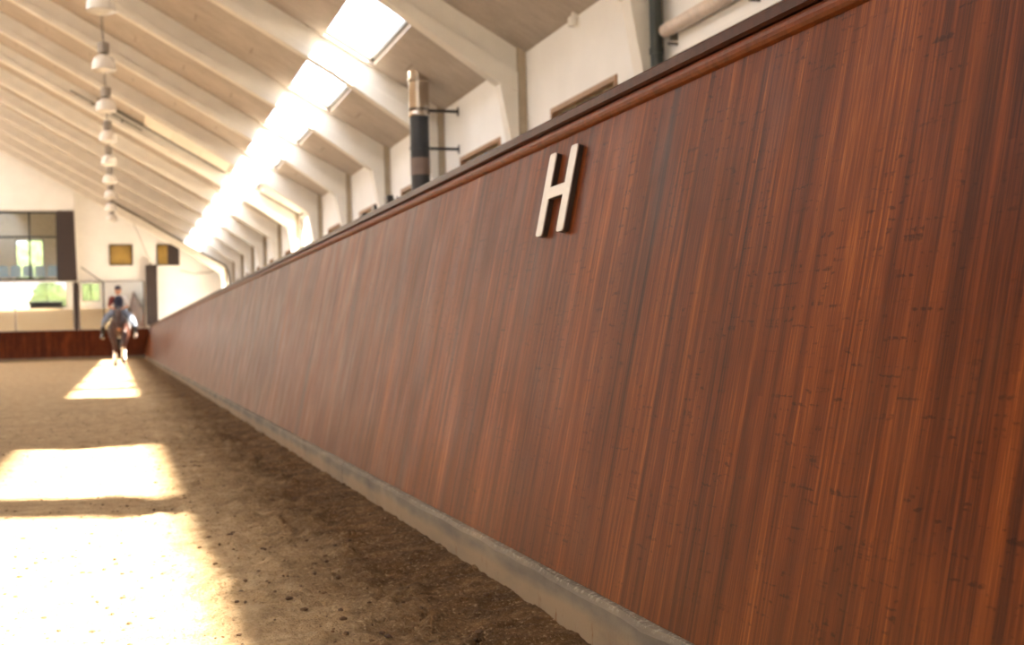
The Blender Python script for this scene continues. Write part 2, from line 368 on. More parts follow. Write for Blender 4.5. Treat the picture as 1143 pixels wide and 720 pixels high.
# glazed bays
for nd, (a, b) in enumerate(bays):
    wo = MB()
    for y in (a, (a + b) / 2, b): wo.box((XW + .02, y - .03, G), (XW + .1, y + .03, 3.1))
    for z in (G, .9, 3.06): wo.box((XW + .02, a, z), (XW + .1, b, z + .05))
    o = struct(wo.build('door_%d' % (nd + 1), M['steel']), ('tall glazed opening to daylight in the side wall', 'added glazed opening in the last bay, brightening the far gable')[nd], 'door')
    MB().box((XW + .05, a, G), (XW + .062, b, 3.1)).build('glass_pane', M['glass'], o)

# ---- ceiling
def slab(mb, x0, x1, y0, y1, t=.14, side=1, dz=0):
    p = [(x0, zc(x0) + dz), (x1, zc(x1) + dz), (x1, zc(x1) + t + dz), (x0, zc(x0) + t + dz)]
    if side < 0: p = [(2 * XR - q[0], q[1]) for q in p]
    mb.prism(p, y0, y1)
clear = [(YF[i] + .42, YF[i + 1]) for i in range(len(YF) - 1) if i not in (2, 3, 14)]
clear = [(Y0 + .1, YF[0])] + clear
for side, nm in ((1, 'ceiling'), (-1, 'ceiling_left')):
    mb = MB(); slab(mb, SX1, XW + .3, Y0, Y1 + 3.2, side=side); slab(mb, XR + 1.7, SX0, Y0, Y1 + 3.2, side=side); slab(mb, XR, XR + 1.7, Y0, Y0 + .5, side=side); slab(mb, XR, XR + 1.7, Y1 - .5, Y1 + 3.2, side=side)
    yy = Y0
    for (a, b) in clear + [(Y1 + 3.2, Y1 + 3.2)]:
        if a - yy > .01: slab(mb, SX0, SX1, yy, a, side=side)
        yy = b
    struct(mb.build(nm, M['ceil']), 'sloping wood fibre board ceiling over the %s half of the hall' % ('near right' if side > 0 else 'left'), 'ceiling')
    wn += 1; rg = MB()  # unseen ridge glazing added for sun on the sand, bouncing up to the ceiling
    for yb in [Y0 + .5 + 1.87 * j for j in range(30)]:
        if yb < Y1 - .5: slab(rg, XR, XR + 1.7, yb, yb + .05, .06, side, .04)
    o = struct(rg.build('window_%d' % wn, M['steel']), 'glazing bars of the added ridge rooflight, out of view', 'rooflight')
    g = MB(); slab(g, XR, XR + 1.7, Y0 + .5, Y1 - .5, .012, side, .07); g.build('glass_pane', M['sky'], o)
    for k, (a, b) in enumerate(clear):
        wn += 1
        fr = MB()
        for x0, x1 in ((SX0 - .0, SX0 + .03), (SX1 - .03, SX1)): slab(fr, x0, x1, a, b, .06, side, .06)
        slab(fr, SX0, SX1, a, a + .02, .06, side, .06); slab(fr, SX0, SX1, b - .02, b, .06, side, .06)
        o = struct(fr.build('window_%d' % wn, M['steel']), 'strip rooflight between two portal frames', 'rooflight')
        g = MB(); slab(g, SX0 + .03, SX1 - .03, a + .02, b - .02, .012, side, .09); g.build('glass_pane', M['sky'], o)
# pale lining boards and dark channel in the glazed bay
a, b = YF[8] + .2, YF[9]
for nm, x0, x1, n in (('trim_3', .74, SX0 - .14, 3), ('trim_4', SX1 + .02, XW - .02, 2)):
    mb = MB(); w_ = (x1 - x0) / n
    for i in range(n): slab(mb, x0 + i * w_ + .006, x0 + (i + 1) * w_ - .006, a, b - .14, .05, dz=-.06)
    o = struct(mb.build(nm, M['pale']), 'pale cream lining boards under the ceiling in the glazed bay', 'ceiling lining')
    mb = MB(); slab(mb, x0 - (1.1 if nm == 'trim_3' else 0), x1, b - .14, b - .02, .07, dz=-.10); mb.build('channel', M['steel'], o)

# ---- left, rear, far walls
lh = [(y + .5, y + 3.4, .9, 3.0) for y in YF[:-1]]
mb = MB(); grid_wall(mb, Y0 - .2, Y1 + 3.2, G - .1, 3.6, lh, lambda q, a, b, c, d: q.box((XL - .18, a, c), (XL, b, d)))
struct(mb.build('wall_left', M['white']), 'white wall on the opposite side with a band of windows', 'wall')
for (a, b, c, d) in lh:
    wn += 1; wo = MB()
    for q in (a, (a + b) / 2, b - .05): wo.box((XL - .1, q, c), (XL - .04, q + .05, d))
    wo.box((XL - .1, a, c), (XL - .04, b, c + .05)); wo.box((XL - .1, a, d - .05), (XL - .04, b, d))
    o = struct(wo.build('window_%d' % wn, M['steel']), 'window in the opposite long wall', 'window'); MB().box((XL - .08, a, c), (XL - .07, b, d)).build('glass_pane', M['glass'], o)
def gable(mb, y, t, holes, x0=XL - .2, x1=XW + .2, z0=G - .1):
    grid_wall(mb, x0, x1, z0, 3.27, holes, lambda q, a, b, c, d: q.box((a, y, c), (b, y + t, d)))
rh = [(-10.8, -4.3, -.62, 2.3), (-3.0, -1.5, -.15, 1.45), (-17, -12, .45, 2.9)]
mb = MB(); gable(mb, Y0 - .2, .2, rh); mb.prism([(XW + .2, 3.27), (XR, zc(XR)), (XL - .2, 3.27)], Y0 - .2, Y0)
struct(mb.build('wall_back', M['white']), 'white end wall behind the viewer with large windows', 'wall')
for (a, b, c, d) in rh:
    wn += 1; wo = MB(); n = max(2, round((b - a) / 1.5))
    for i in range(n + 1): x = a + (b - a) * i / n; wo.box((x - .04, Y0 - .14, c), (x + .04, Y0 - .06, d))
    for z in (c, c + (d - c) * .68, d - .05): wo.box((a, Y0 - .14, z), (b, Y0 - .06, z + .06))
    o = struct(wo.build('window_%d' % wn, M['dark']), 'large dark framed window in the near end wall', 'window'); MB().box((a, Y0 - .11, c), (b, Y0 - .1, d)).build('glass_pane', M['glass'], o)
# far gable: small amber windows, mirror recess
sq = [(-.24, .64, 3.39, 4.22), (1.76, 2.63, 3.375, 4.218)]
fh = [(-6.6, -2.42, 2.76, 5.67)]
mb = MB()
grid_wall(mb, XL - .2, XW + .2, G - .1, zc(XW), sq + fh, lambda q, a, b, c, d: q.box((a, Y1, c), (b, Y1 + .2, d)))
# upper gable in slices that follow the roof and leave the openings free
def column_above(x0, x1, z0, hs):
    zz = z0
    for h in sorted(hs):
        if h[0] > zz: mb.prism([(x0, zz), (x1, zz), (x1, h[0]), (x0, h[0])], Y1, Y1 + .2)
        zz = h[1]
    mb.prism([(x0, zz), (x1, zz), (x1, zc(x1) if x1 <= XW else ZE), (x0, zc(x0))], Y1, Y1 + .2)
xsb = [XR, -6.6, -2.42, -.24, .64, 1.76, 2.63, XW]
for x0, x1 in zip(xsb[:-1], xsb[1:]):
    c_ = (x0 + x1) / 2; column_above(x0, x1, ZE, [(max(ZE, h[2]), h[3]) for h in sq + fh if h[0] < c_ < h[1]])
mb.prism([(XR, ZE), (XR, zc(XR)), (XL, ZE)], Y1, Y1 + .2)
struct(mb.build('wall_front', M['white']), 'white gable wall at the far end of the hall', 'wall')
for nm, (a, b, c, d) in zip(('amber tinted square window left of the dark post on the far gable', 'small dark square window right of the dark post on the far gable'), sq):
    wn += 1; wo = MB()
    for bx in (((a - .05, Y1 - .05, c - .05), (b + .05, Y1 + .05, c)), ((a - .05, Y1 - .05, d), (b + .05, Y1 + .05, d + .05)), ((a - .05, Y1 - .05, c), (a, Y1 + .05, d)), ((b, Y1 - .05, c), (b + .05, Y1 + .05, d))): wo.box(*bx)
    o = struct(wo.build('window_%d' % wn, M['dark']), nm, 'window'); MB().box((a, Y1 + .02, c), (b, Y1 + .035, d)).build('glass_pane', M['amber'], o)
    if a > 1: MB().box((a + .42, Y1 - .01, c), (b, Y1 + .01, d)).build('dark_half', M['dark'], o)  # opaque dark sheet over the right part of the pane
# rooms behind the far gable
rm = MB(); zt = 6.0; gy = Y1 + 3.2
grid_wall(rm, -7.4, 3.4, 2.4, zt, [(-4.35, -3.15, 2.95, 4.75), (-.2, .2, 3.6, 4.0), (2.0, 2.35, 3.1, 4.0)], lambda q, a, b, c, d: q.box((a, gy, c), (b, gy + .1, d)))
rm.box((-7.5, Y1 + .2, 2.4), (-7.4, gy, zt)); rm.box((3.4, Y1 + .2, 2.4), (3.5, gy, zt)); rm.box((-7.5, Y1 + .2, zt), (3.5, gy, zt + .1)); rm.box((-7.5, Y1 + .2, 2.38), (3.5, gy, 2.49)); rm.box((-1.4, Y1 + .2, 2.5), (-1.3, gy, zt)); rm.box((1.1, Y1 + .2, 2.5), (1.2, gy, zt))
struct(rm.build('wall_gallery', simple('gallery_beige', (206, 190, 160), .8)), 'beige walls of the gallery room behind the far gable', 'wall')
wn += 1; wo = MB()
for x in (-4.35, -3.78, -3.2): wo.box((x, gy - .02, 2.95), (x + .06, gy + .06, 4.75))
for z in (2.95, 4.69): wo.box((-4.35, gy - .02, z), (-3.14, gy + .06, z + .06))
o = struct(wo.build('window_%d' % wn, M['dark']), 'tall dark framed window at the back of the gallery with greenery outside', 'window')
MB().box((-4.35, gy + .01, 2.95), (-3.15, gy + .02, 4.75)).build('glass_pane', M['glass'], o)
wn += 1; wo = MB()
for x in (-6.6, -5.0, -3.57, -2.46): wo.box((x, Y1 - .06, 2.76), (x + .07, Y1 + .06, 5.67))
for z in (2.72, 4.56, 5.62): wo.box((-6.6, Y1 - .055, z), (-2.4, Y1 + .055, z + .07))
o = struct(wo.build('window_%d' % wn, M['black']), 'large black framed gallery window high on the far gable', 'window')
MB().box((-6.6, Y1 + .0, 2.76), (-2.42, Y1 + .012, 5.67)).build('glass_pane', mat_glass('gallery_glass', (.93, .95, .93, 1), .10), o)
# projecting upper box of the gable
pj = MB(); pj.prism([(-6.6, 5.72), (-1.67, 5.72), (-1.67, 7.0), (-1.67, zc(-1.67)), (-6.6, zc(-6.6))], Y1 - .35, Y1); pj.box((-2.38, Y1 - .30, 2.70), (-1.67, Y1, 5.72)); pj.box((-6.6, Y1 - .30, 2.62), (-1.67, Y1, 2.70))
struct(pj.build('wall_front_bay', M['white']), 'slightly projecting white upper part of the far gable around the gallery window', 'wall')

# ================================================================== THINGS
# ---- portal frames
def make_frame(y):
    t = thing('portal_frame', 'x', 'portal frame', (0, y, 0))
    for s in (1, -1):
        X = lambda p: [(q[0], q[1]) if s > 0 else (2 * XR - q[0], q[1]) for q in p]
        off = .30
        raf = [(XR, zc(XR) - off), (4.50, zc(4.50) - off), (4.53, 2.95), (4.30, 2.88), (4.30, zc(4.3) - off - .27), (3.0, zc(3.0) - off - .15), (XR, zc(XR) - off - .15)]
        raf = [(XR, zc(XR) - off), (4.52, zc(4.52) - off), (4.52, 2.80), (4.30, zc(4.3) - off - .27), (3.0, zc(3.0) - off - .15), (XR, zc(XR) - off - .15)]
        MB().prism(X(raf), 0, .2).build('rafter', M['cream'], t, bevel=.006)
        col = [(4.52, G), (4.52, 2.80), (4.30, zc(4.3) - off - .27), (4.42, 2.2), (4.46, G)]
        MB().prism(X(col), .004, .196).build('column', M['cream'], t, bevel=.004)
        MB().prism(X([(XR, zc(XR)), (4.53, zc(4.53)), (4.53, zc(4.53) - off), (XR, zc(XR) - off)]), .07, .165).build('rafter_packing', M['cream'], t)
        MB().prism(X([(4.53, G), (4.53, zc(4.53)), (4.625, zc(4.625)), (4.625, G)]), .01, .19).build('column_packing', M['pack'], t)
    return t
f0 = None
words = {3: 'at the top right beside the dark green downpipe', 4: 'just before the black flue pipe, its whole knee in view', 5: 'directly behind the black flue pipe', 6: 'second beyond the black flue pipe', 7: 'third beyond the black flue pipe',
         8: 'on the near side of the glazed daylight opening', 9: 'on the far side of the glazed daylight opening', 10: 'first beyond the frame that closes the glazed opening', 11: 'fifth counted from the far gable', 12: 'fourth counted from the far gable', 13: 'third counted from the far gable', 14: 'with the dark conduit, second from the far gable', 15: 'closest to the far gable'}
for i, y in enumerate(YF):
    if i == 0: f0 = make_frame(y); o = f0
    else: o = copy_tree(f0); o.location = (0, y, 0)
    o['group'] = 'cream portal frames carrying the roof'
    o['label'] = 'cream tapered roof frame ' + words.get(i, 'outside the picture, ahead of the viewer' if i > 0 else 'behind the viewer')
    if i in (0, 1, 2): o['label'] = ['cream tapered roof frame behind the viewer', 'cream tapered roof frame beside the viewer', 'cream tapered roof frame just above the steel letter'][i]

# ---- steel letter
Hb = bmesh.new()
def rrect(x0, x1, y0, y1, r=.013, n=4):
    p = []
    for cx_, cy_, a in ((x1 - r, y1 - r, 0), (x0 + r, y1 - r, 90), (x0 + r, y0 + r, 180), (x1 - r, y0 + r, 270)):
        for k in range(n + 1): t = math.radians(a + 90 * k / n); p.append((cx_ + r * math.cos(t), cy_ + r * math.sin(t)))
    return p
HW, HH, ST = .245, .268, .058
def arc(cx_, cy_, r, a0, a1, n=4): return [(cx_ + r * math.cos(math.radians(a0 + (a1 - a0) * k / n)), cy_ + r * math.sin(math.radians(a0 + (a1 - a0) * k / n))) for k in range(n + 1)]
r = .011; cb0, cb1 = HH * .44, HH * .575
pol = arc(r, r, r, 180, 270) + arc(ST - r, r, r, 270, 360) + [(ST, cb0), (HW - ST, cb0)] + arc(HW - ST + r, r, r, 180, 270) + arc(HW - r, r, r, 270, 360) + \
      arc(HW - r, HH - r, r, 0, 90) + arc(HW - ST + r, HH - r, r, 90, 180) + [(HW - ST, cb1), (ST, cb1)] + arc(ST - r, HH - r, r, 0, 90) + arc(r, HH - r, r, 90, 180)
lt = MB().prism(pol, 0, .004, 'z').build('letter_sign', M['letter'])
# local x runs toward the viewer (-y), local y up the slope, local z out of the wall
sv = Vector((LEAN, 0, 1)).normalized(); nv = Vector((-1, 0, LEAN)).normalized(); xv = Vector((0, -1, 0))
org = Vector((kx(.292), 3.62, .292)) + nv * .017
lt.matrix_world = Matrix(((xv.x, sv.x, nv.x, org.x), (xv.y, sv.y, nv.y, org.y), (xv.z, sv.z, nv.z, org.z), (0, 0, 0, 1)))
tag(lt, 'brushed metal letter H with rounded corners mounted on the wooden kick wall', 'letter sign')
MB().prism(pol, -.016, -.0005, 'z').build('backing', M['letteredge'], lt)['label'] = 'dark side edge of the letter'

# ---- flue pipe
fx, fy = 4.06, 16.4; zt_ = zc(fx) + .05
t = thing('flue_pipe', 'black stove flue pipe with a shiny steel top section rising to the ceiling', 'flue pipe', (fx, fy, G))
q = MB().lathe([(.0, 0), (.135, 0), (.135, 3.84), (.0, 3.84)]).build('pipe', M['black'], t, smooth=False)
MB().lathe([(.137, 2.98), (.139, 2.99), (.139, 3.21), (.137, 3.22)]).build('sleeve', simple('grey_brown_band', (112, 92, 82), .5, .2), t)['label'] = 'grey brown band round the pipe'
MB().lathe([(.142, 3.80), (.150, 3.81), (.150, 3.84), (.145, 3.85), (.145, zt_ - G), (.0, zt_ - G)]).build('top_section', M['chrome'], t)['label'] = 'shiny steel top section'
MB().lathe([(.145, zc(fx) - G - .10), (.16, zc(fx) - G - .09), (.16, zc(fx) - G - .06), (.145, zc(fx) - G - .05)]).build('collar', M['chrome'], t)
for z in (2.58, 3.11):
    b_ = MB(); b_.box((.13, -.018, z - G - .018), (XW - fx - .004, .018, z - G + .018)); b_.box((XW - fx - .012, -.035, z - G - .06), (XW - fx - .004, .035, z - G + .06)); b_.lathe([(.137, z - G - .02), (.145, z - G - .02), (.145, z - G + .02), (.137, z - G + .02)])
    b_.build('wall_bracket', M['black'], t)

# ---- downpipe, rail, sensor, floodlights at the upper right
t = thing('downpipe', 'dark green downpipe against the white wall beside the nearest visible frame', 'downpipe', (4.50, YF[3] - .10, G))
MB().lathe([(0, 0), (.055, 0), (.055, 4.05), (0, 4.05)], n=20).build('pipe', M['green'], t)
for z in (3.15, 1.2): MB().lathe([(.056, z), (.064, z), (.064, z + .05), (.056, z + .05)], n=20).build('pipe_clip', M['green'], t)
t = thing('wooden_rail', 'pale round wooden rail along the white wall at the upper right', 'rail', (4.56, 6.2, 2.56))
MB().tube([(0, 0, 0), (0, 3.3, 0)], .062, 16).build('rail_bar', M['rail'], t, smooth=False)
for y in (.4, 1.8, 3.2): b_ = MB(); b_.box((-.0, y, -.10), (.07, y + .02, 0)); b_.tube([(-.02, y + .01, -.13), (.07, y + .01, -.13)], .012, 8); b_.build('rail_bracket', M['steel'], t)
o = MB().box((XW - .03, 6.2, .6), (XW - .002, 9.45, 2.36)).build('roller_panel', M['white'], bevel=.006); tag(o, 'flat white panel mounted on the wall beneath the pale wooden rail', 'wall panel')
MB().box((XW - .045, 6.2, 2.30), (XW - .03, 9.45, 2.325)).build('edge_strip', M['seam'], o)
t = thing('sensor', 'small white cylindrical sensor at the top of the wall under the ceiling', 'sensor', (4.56, 11.72, 3.20))
MB().lathe([(0, -.05), (.04, -.05), (.045, -.03), (.045, .03), (.03, .05), (0, .05)], n=18).build('housing', M['lamp'], t); MB().box((0, -.015, .03), (.07, .015, .10)).build('mount', M['lamp'], t)
fls = []
def flood(y, z, lab):
    t = thing('floodlight', lab, 'floodlight', (XW, y, z), 0, 'small floodlights on the side wall')
    MB().box((-.20, -.11, -.06), (-.09, .11, .08)).build('lamp_head', M['black'], t, bevel=.012); MB().box((-.215, -.09, -.045), (-.2, .09, .06)).build('lens', M['lampgrey'], t)
    b_ = MB(); b_.box((-.10, -.03, -.02), (0, .03, .02)); b_.box((-.012, -.05, -.07), (0, .05, .07)); b_.build('bracket', M['black'], t)
flood(20.4, 2.30, 'dark floodlight on the side wall, nearest to the flue pipe'); flood(21.5, 2.26, 'dark floodlight in the middle of the three on the side wall'); flood(22.6, 2.22, 'dark floodlight farthest from the flue pipe of three on the side wall')

# ---- lamps
def make_lamp():
    t = thing('pendant_lamp', 'x', 'lamp', (0, 0, 0), 0, 'white dome pendant lamps in a row under the roof')
    prof = [(.045, .20), (.06, .197), (.11, .178), (.155, .135), (.182, .07), (.19, -.01), (.19, -.035), (.198, -.045), (.198, -.055), (.19, -.055)]
    sh_ = MB().lathe(prof + [(.186, -.05), (.178, .06), (.15, .125), (.108, .165), (.05, .185)], n=36).build('lamp_shade', M['lamp'], t, smooth=True)
    MB().lathe([(0, -.10), (.10, -.09), (.15, -.065), (.185, -.05)], n=24).build('diffuser', M['bulb'], sh_, smooth=True)
    MB().lathe([(0, .19), (.05, .19), (.05, .23), (.035, .24), (0, .24)], n=20).build('neck', M['hair'], t)
    MB().lathe([(0, .22), (.09, .22), (.095, .23), (.095, .38), (.085, .40), (0, .40)], n=24).build('ballast_housing', M['lampgrey'], t)
    MB().tube([(0, 0, .40), (0, 0, .46), (0, 0, 1.03)], .007, 6).build('chain', M['steel'], t)
    MB().tube([(0, 0, .42), (-.03, 0, .60), (-.02, 0, 1.03)], .006, 6).build('cable', M['black'], t)
    return t
L0 = make_lamp(); nms = ['nearest the viewer, cut by the top edge of the picture', 'second from the top edge of the picture', 'third from the top edge of the picture', 'fourth from the top edge of the picture', 'in the middle of the row of nine, fifth from either end', 'fourth from the lower far end of the row', 'third from the lower far end of the row', 'second from the lower far end of the row', 'last and smallest at the far end of the row']
for k in range(9):
    o = L0 if k == 0 else copy_tree(L0)
    y = YF[5] + 3.74 * k + .10; x = -.12
    o.location = (x, y, 4.53); o['label'] = 'white dome pendant lamp ' + nms[k]

# ---- conduit along the second last frame
t = MB(); y = YF[14] - .03
t.tube([(-.05, y, zc(-.05) - .42), (4.25, y, zc(4.25) - .52), (4.36, y, 2.7), (4.42, y, 2.2), (4.42, y, G)], .045, 10)
tag(t.build('conduit', M['steel']), 'dark conduit pipe running down the second last roof frame', 'conduit')
t = MB(); y = YF[9] - .05
t.tube([(-1.0, y, zc(-1.0) - .22), (.7, y, zc(.7) - .20)], .018, 8)
for k in range(3): t.box((-.5 + k * .35, y - .02, zc(-.5 + k * .35) - .30), (-.46 + k * .35, y + .02, zc(-.5 + k * .35) - .2))
tag(t.build('cable_tray', M['steel']), 'dark cable tray with clips beside the upper pale ceiling boards', 'cable tray')
tag(MB().tube([(.55, Y1 - .4, 5.6), (.95, Y1 - .35, 4.7), (1.35, Y1 - .3, 3.62)], .012, 6).build('hanging_cable', M['seam']), 'thin cable hanging down the far gable to the small camera', 'cable')
tag(MB().tube([(2.7, Y1 - .05, 3.1), (3.3, Y1 - .05, 2.94), (3.9, Y1 - .05, 2.98), (4.45, Y1 - .05, 3.15)], .014, 6).build('sagging_cable', M['seam']), 'thin sagging cable on the far gable right of the dark square window', 'cable')

# ---- far end: dark panel, post, camera, mirrors
o = MB().prism([(-2.40, 2.66), (-1.62, 2.66), (-1.70, 5.70), (-2.40, 5.70)], Y1 - .46, Y1 - .36).build('shutter_panel', M['dark'], bevel=.01); tag(o, 'tall dark brown panel right of the gallery window on the far gable', 'panel')
o = MB().box((1.22, Y1 - .30, .69), (1.70, Y1 - .02, 3.34)).build('dark_post', M['dark'], bevel=.015); tag(o, 'broad dark brown post on the far gable right of the mirrors', 'post')
t = thing('security_camera', 'small pale camera on top of the broad dark post', 'camera', (1.42, Y1 - .2, 3.34))
MB().box((-.05, -.05, 0), (.05, .05, .12)).build('mount', M['lampgrey'], t); MB().tube([(0, .1, .2), (0, -.18, .17)], .08, 14).build('housing', M['lamp'], t)
def mirror(x0, x1, lab):
    t = thing('arena_mirror', lab, 'mirror', ((x0 + x1) / 2, Y1 - .03, .56), 0, 'tilted mirrors above the far boards'); h = 2.06; w2 = (x1 - x0) / 2
    t.rotation_euler = (math.radians(1.85), 0, 0)
    MB().box((-w2, -.012, 0), (w2, 0, h)).build('mirror_glass', M['mirror'], t)
    b_ = MB()
    for bx in (((-w2 - .02, -.02, -.03), (w2 + .02, .01, 0)), ((-w2 - .02, -.02, h), (w2 + .02, .01, h + .03)), ((-w2 - .03, -.02, 0), (-w2, .01, h)), ((w2, -.02, 0), (w2 + .03, .01, h))): b_.box(*bx)
    b_.build('mirror_frame', M['lampgrey'], t)
mirror(-6.4, -4.2, 'tall mirror on the far wall at the left edge of the picture'); mirror(-4.14, -1.84, 'tall mirror on the far wall under the gallery window'); mirror(-1.54, 1.10, 'wide mirror on the far wall directly behind the rider')
tag(MB().box((-1.78, Y1 - .10, .56), (-1.62, Y1 - .02, 2.62)).build('mirror_post', M['dark']), 'dark upright post between the two mirrors left of the rider', 'post')
t = MB(); t.box((-.64, Y1 - .27, .541), (-.50, Y1 - .03, .556)); t.box((-.60, Y1 - .26, .556), (-.54, Y1 - .20, 2.60)); t.tube([(-.57, Y1 - .23, 2.58), (-1.47, Y1 - .23, 3.27)], .022, 8)
tag(t.build('stay_post', M['black']), 'thin black post with a slanting stay in front of the mirror', 'post')

t = thing('judges_table', 'long dark table in front of the big end windows, seen in the left mirrors', 'table', (-5.9, -1.3, G))
MB().box((-1.4, -.4, .70), (1.4, .4, .75)).build('tabletop', M['black'], t, bevel=.01); MB().box((-1.35, .34, .1), (1.35, .36, .70)).build('front_panel', M['black'], t)
for x in (-1.3, 1.3):
    for y in (-.35, .32): MB().box((x - .03, y - .03, 0), (x + .03, y + .03, .70)).build('leg', M['black'], t)

# ---- gallery chairs
def chair():
    t = thing('gallery_chair', 'x', 'chair', (0, 0, 0), 0, 'pale blue chairs behind the gallery window')
    MB().box((-.23, -.22, .42), (.23, .22, .48)).build('seat', M['blue'], t, bevel=.02); MB().prism([(-.22, .40), (.22, .40), (.22, .82), (.15, .90), (-.15, .90), (-.22, .82)], -.25, -.20).build('backrest', M['blue'], t, bevel=.015)
    for x in (-.2, .2):
        for y in (-.2, .2): MB().tube([(x, y, 0), (x, y, .42)], .014, 8).build('leg', M['steel'], t)
    return t
c0 = chair()
for k, q in enumerate(('leftmost of the row in view', 'second from the left', 'in the middle of the row', 'second from the right', 'rightmost, beside the dark panel')):
    o = c0 if k == 0 else copy_tree(c0); o.location = (-4.65 + k * .5, Y1 + .6, 2.492); o['label'] = 'pale blue chair behind the gallery window, ' + q

# ---- bushes outside
def bush(c, r, lab, nm='bush', seed=0):
    me = bpy.data.meshes.new(nm); bm = bmesh.new(); bmesh.ops.create_icosphere(bm, subdivisions=5, radius=1)
    for v in bm.verts:
        d = v.co.normalized(); k = 1 + .28 * noise.noise(d * 2.2 + Vector((seed, 0, 0))) + .16 * noise.noise(d * 7 + Vector((seed, 3, 0))) + .1 * noise.noise(d * 19)
        v.co = Vector((d.x * r[0] * k, d.y * r[1] * k, d.z * r[2] * k))
    bm.to_mesh(me); bm.free(); me.materials.append(M['leaf']); o = bpy.data.objects.new(nm, me); C.objects.link(o); o.location = c; tag(o, lab, 'bush')
bush((-3.9, 64, 1.8), (2.6, 1.2, 3.0), 'green bush outside seen through the back window of the gallery', seed=1)
bush((8.2, 31.0, G + 1.6), (1.1, 1.1, 1.9), 'green bush outside the tall glazed opening in the side wall', seed=2)
bush((-6.0, -8, G + .7), (1.6, .9, 1.5), 'green bush outside the near end wall, seen in the left mirrors', seed=3)
bush((-2.2, -9.5, G + 1.2), (1.1, .8, 1.9), 'green bush outside the near end wall, seen in the mirror behind the rider', seed=4)

# ---- clods
mb = MB(); rc = random.Random(9)
def icos(c, r):
    p = (1 + 5 ** .5) / 2; V = [(-1, p, 0), (1, p, 0), (-1, -p, 0), (1, -p, 0), (0, -1, p), (0, 1, p), (0, -1, -p), (0, 1, -p), (p, 0, -1), (p, 0, 1), (-p, 0, -1), (-p, 0, 1)]
    Fc = [(0, 11, 5), (0, 5, 1), (0, 1, 7), (0, 7, 10), (0, 10, 11), (1, 5, 9), (5, 11, 4), (11, 10, 2), (10, 7, 6), (7, 1, 8), (3, 9, 4), (3, 4, 2), (3, 2, 6), (3, 6, 8), (3, 8, 9), (4, 9, 5), (2, 4, 11), (6, 2, 10), (8, 6, 7), (9, 8, 1)]
    a = rc.uniform(0, 6); s = [rc.uniform(.6, 1.3) * r / 1.9 for _ in range(3)]; s[2] *= .5
    mb.add([(c[0] + (x * math.cos(a) - y * math.sin(a)) * s[0] * rc.uniform(.8, 1.2), c[1] + (x * math.sin(a) + y * math.cos(a)) * s[1] * rc.uniform(.8, 1.2), c[2] + z * s[2]) for x, y, z in V], Fc)
fl = bpy.data.objects['floor']; fm = fl.data
from mathutils.bvhtree import BVHTree
bvh = BVHTree.FromPolygons([v.co for v in fm.vertices], [tuple(p.vertices) for p in fm.polygons])
for _ in range(2600):
    y = 2.2 + 12 * rc.random() ** 1.8; x = rc.uniform(-1.7, 1.0); r = rc.choice((.003, .004, .005, .006, .009)) * (1.3 if x > .4 else 1)
    h = bvh.ray_cast(Vector((x, y, 2)), Vector((0, 0, -1)))[0]
    if h: icos((x, y, h.z + r * .25), r)
clod = NT('damp_clod'); nz = clod.noise(clod.obj(), 9); clod.col(clod.ramp(nz, [(.3, lin(64, 44, 26)), (.7, lin(112, 82, 50))])); clod.b.inputs['Roughness'].default_value = .95
tag(mb.build('sand_clods', clod.m), 'small damp clods scattered over the sand', 'sand', kind='stuff')

# ================================================================== HORSE AND RIDER
def remesh(mb, name, mat, voxel, parent=None, smooth=2):
    me = mb.mesh(name); o = bpy.data.objects.new(name, me); C.objects.link(o)
    md = o.modifiers.new('r', 'REMESH'); md.mode = 'VOXEL'; md.voxel_size = voxel
    sm = o.modifiers.new('s', 'SMOOTH'); sm.iterations = smooth; sm.factor = .6
    dg = bpy.context.evaluated_depsgraph_get(); dg.update()
    nm = bpy.data.meshes.new_from_object(o.evaluated_get(dg)); bpy.data.objects.remove(o)
    nm.name = name; nm.materials.clear(); nm.materials.append(mat)
    for p in nm.polygons: p.use_smooth = True
    o = bpy.data.objects.new(name, nm); C.objects.link(o)
    if parent: o.parent = parent
    return o
def chain(mb, pts, n=14):
    """pts: (x,y,z,r) or (x,y,z,rx,ry); overlapping tube plus balls so that a voxel remesh welds it"""
    P = [Vector(p[:3]) for p in pts]; R = [p[3] if len(p) == 4 else (p[3], p[4]) for p in pts]
    mb.tube(P, R, n)
    for p, r in zip(P, R):
        if not isinstance(r, tuple): mb.ball(p, r * .98, n)
HX, HY = .03, 39.4
hb = MB()
# trunk along +y (horse faces -y)
def oval(mb, st, n=20):
    v = []; f = []
    for (y, z, rx, rz) in st: v += [(rx * math.cos(2 * math.pi * k / n), y, z + rz * math.sin(2 * math.pi * k / n)) for k in range(n)]
    for i in range(len(st) - 1): f += [(i * n + k, (i + 1) * n + k, (i + 1) * n + (k + 1) % n, i * n + (k + 1) % n) for k in range(n)]
    f += [tuple(range(n)), tuple(range((len(st)) * n - 1, (len(st) - 1) * n - 1, -1))]; mb.add(v, f)
oval(hb, [(-.12, 1.22, .05, .10), (-.06, 1.22, .17, .24), (.08, 1.24, .25, .34), (.30, 1.25, .28, .37), (.6, 1.22, .31, .35), (.95, 1.22, .32, .34), (1.2, 1.27, .29, .30), (1.45, 1.30, .30, .30), (1.66, 1.27, .25, .26), (1.80, 1.24, .12, .16), (1.84, 1.24, .04, .06)])
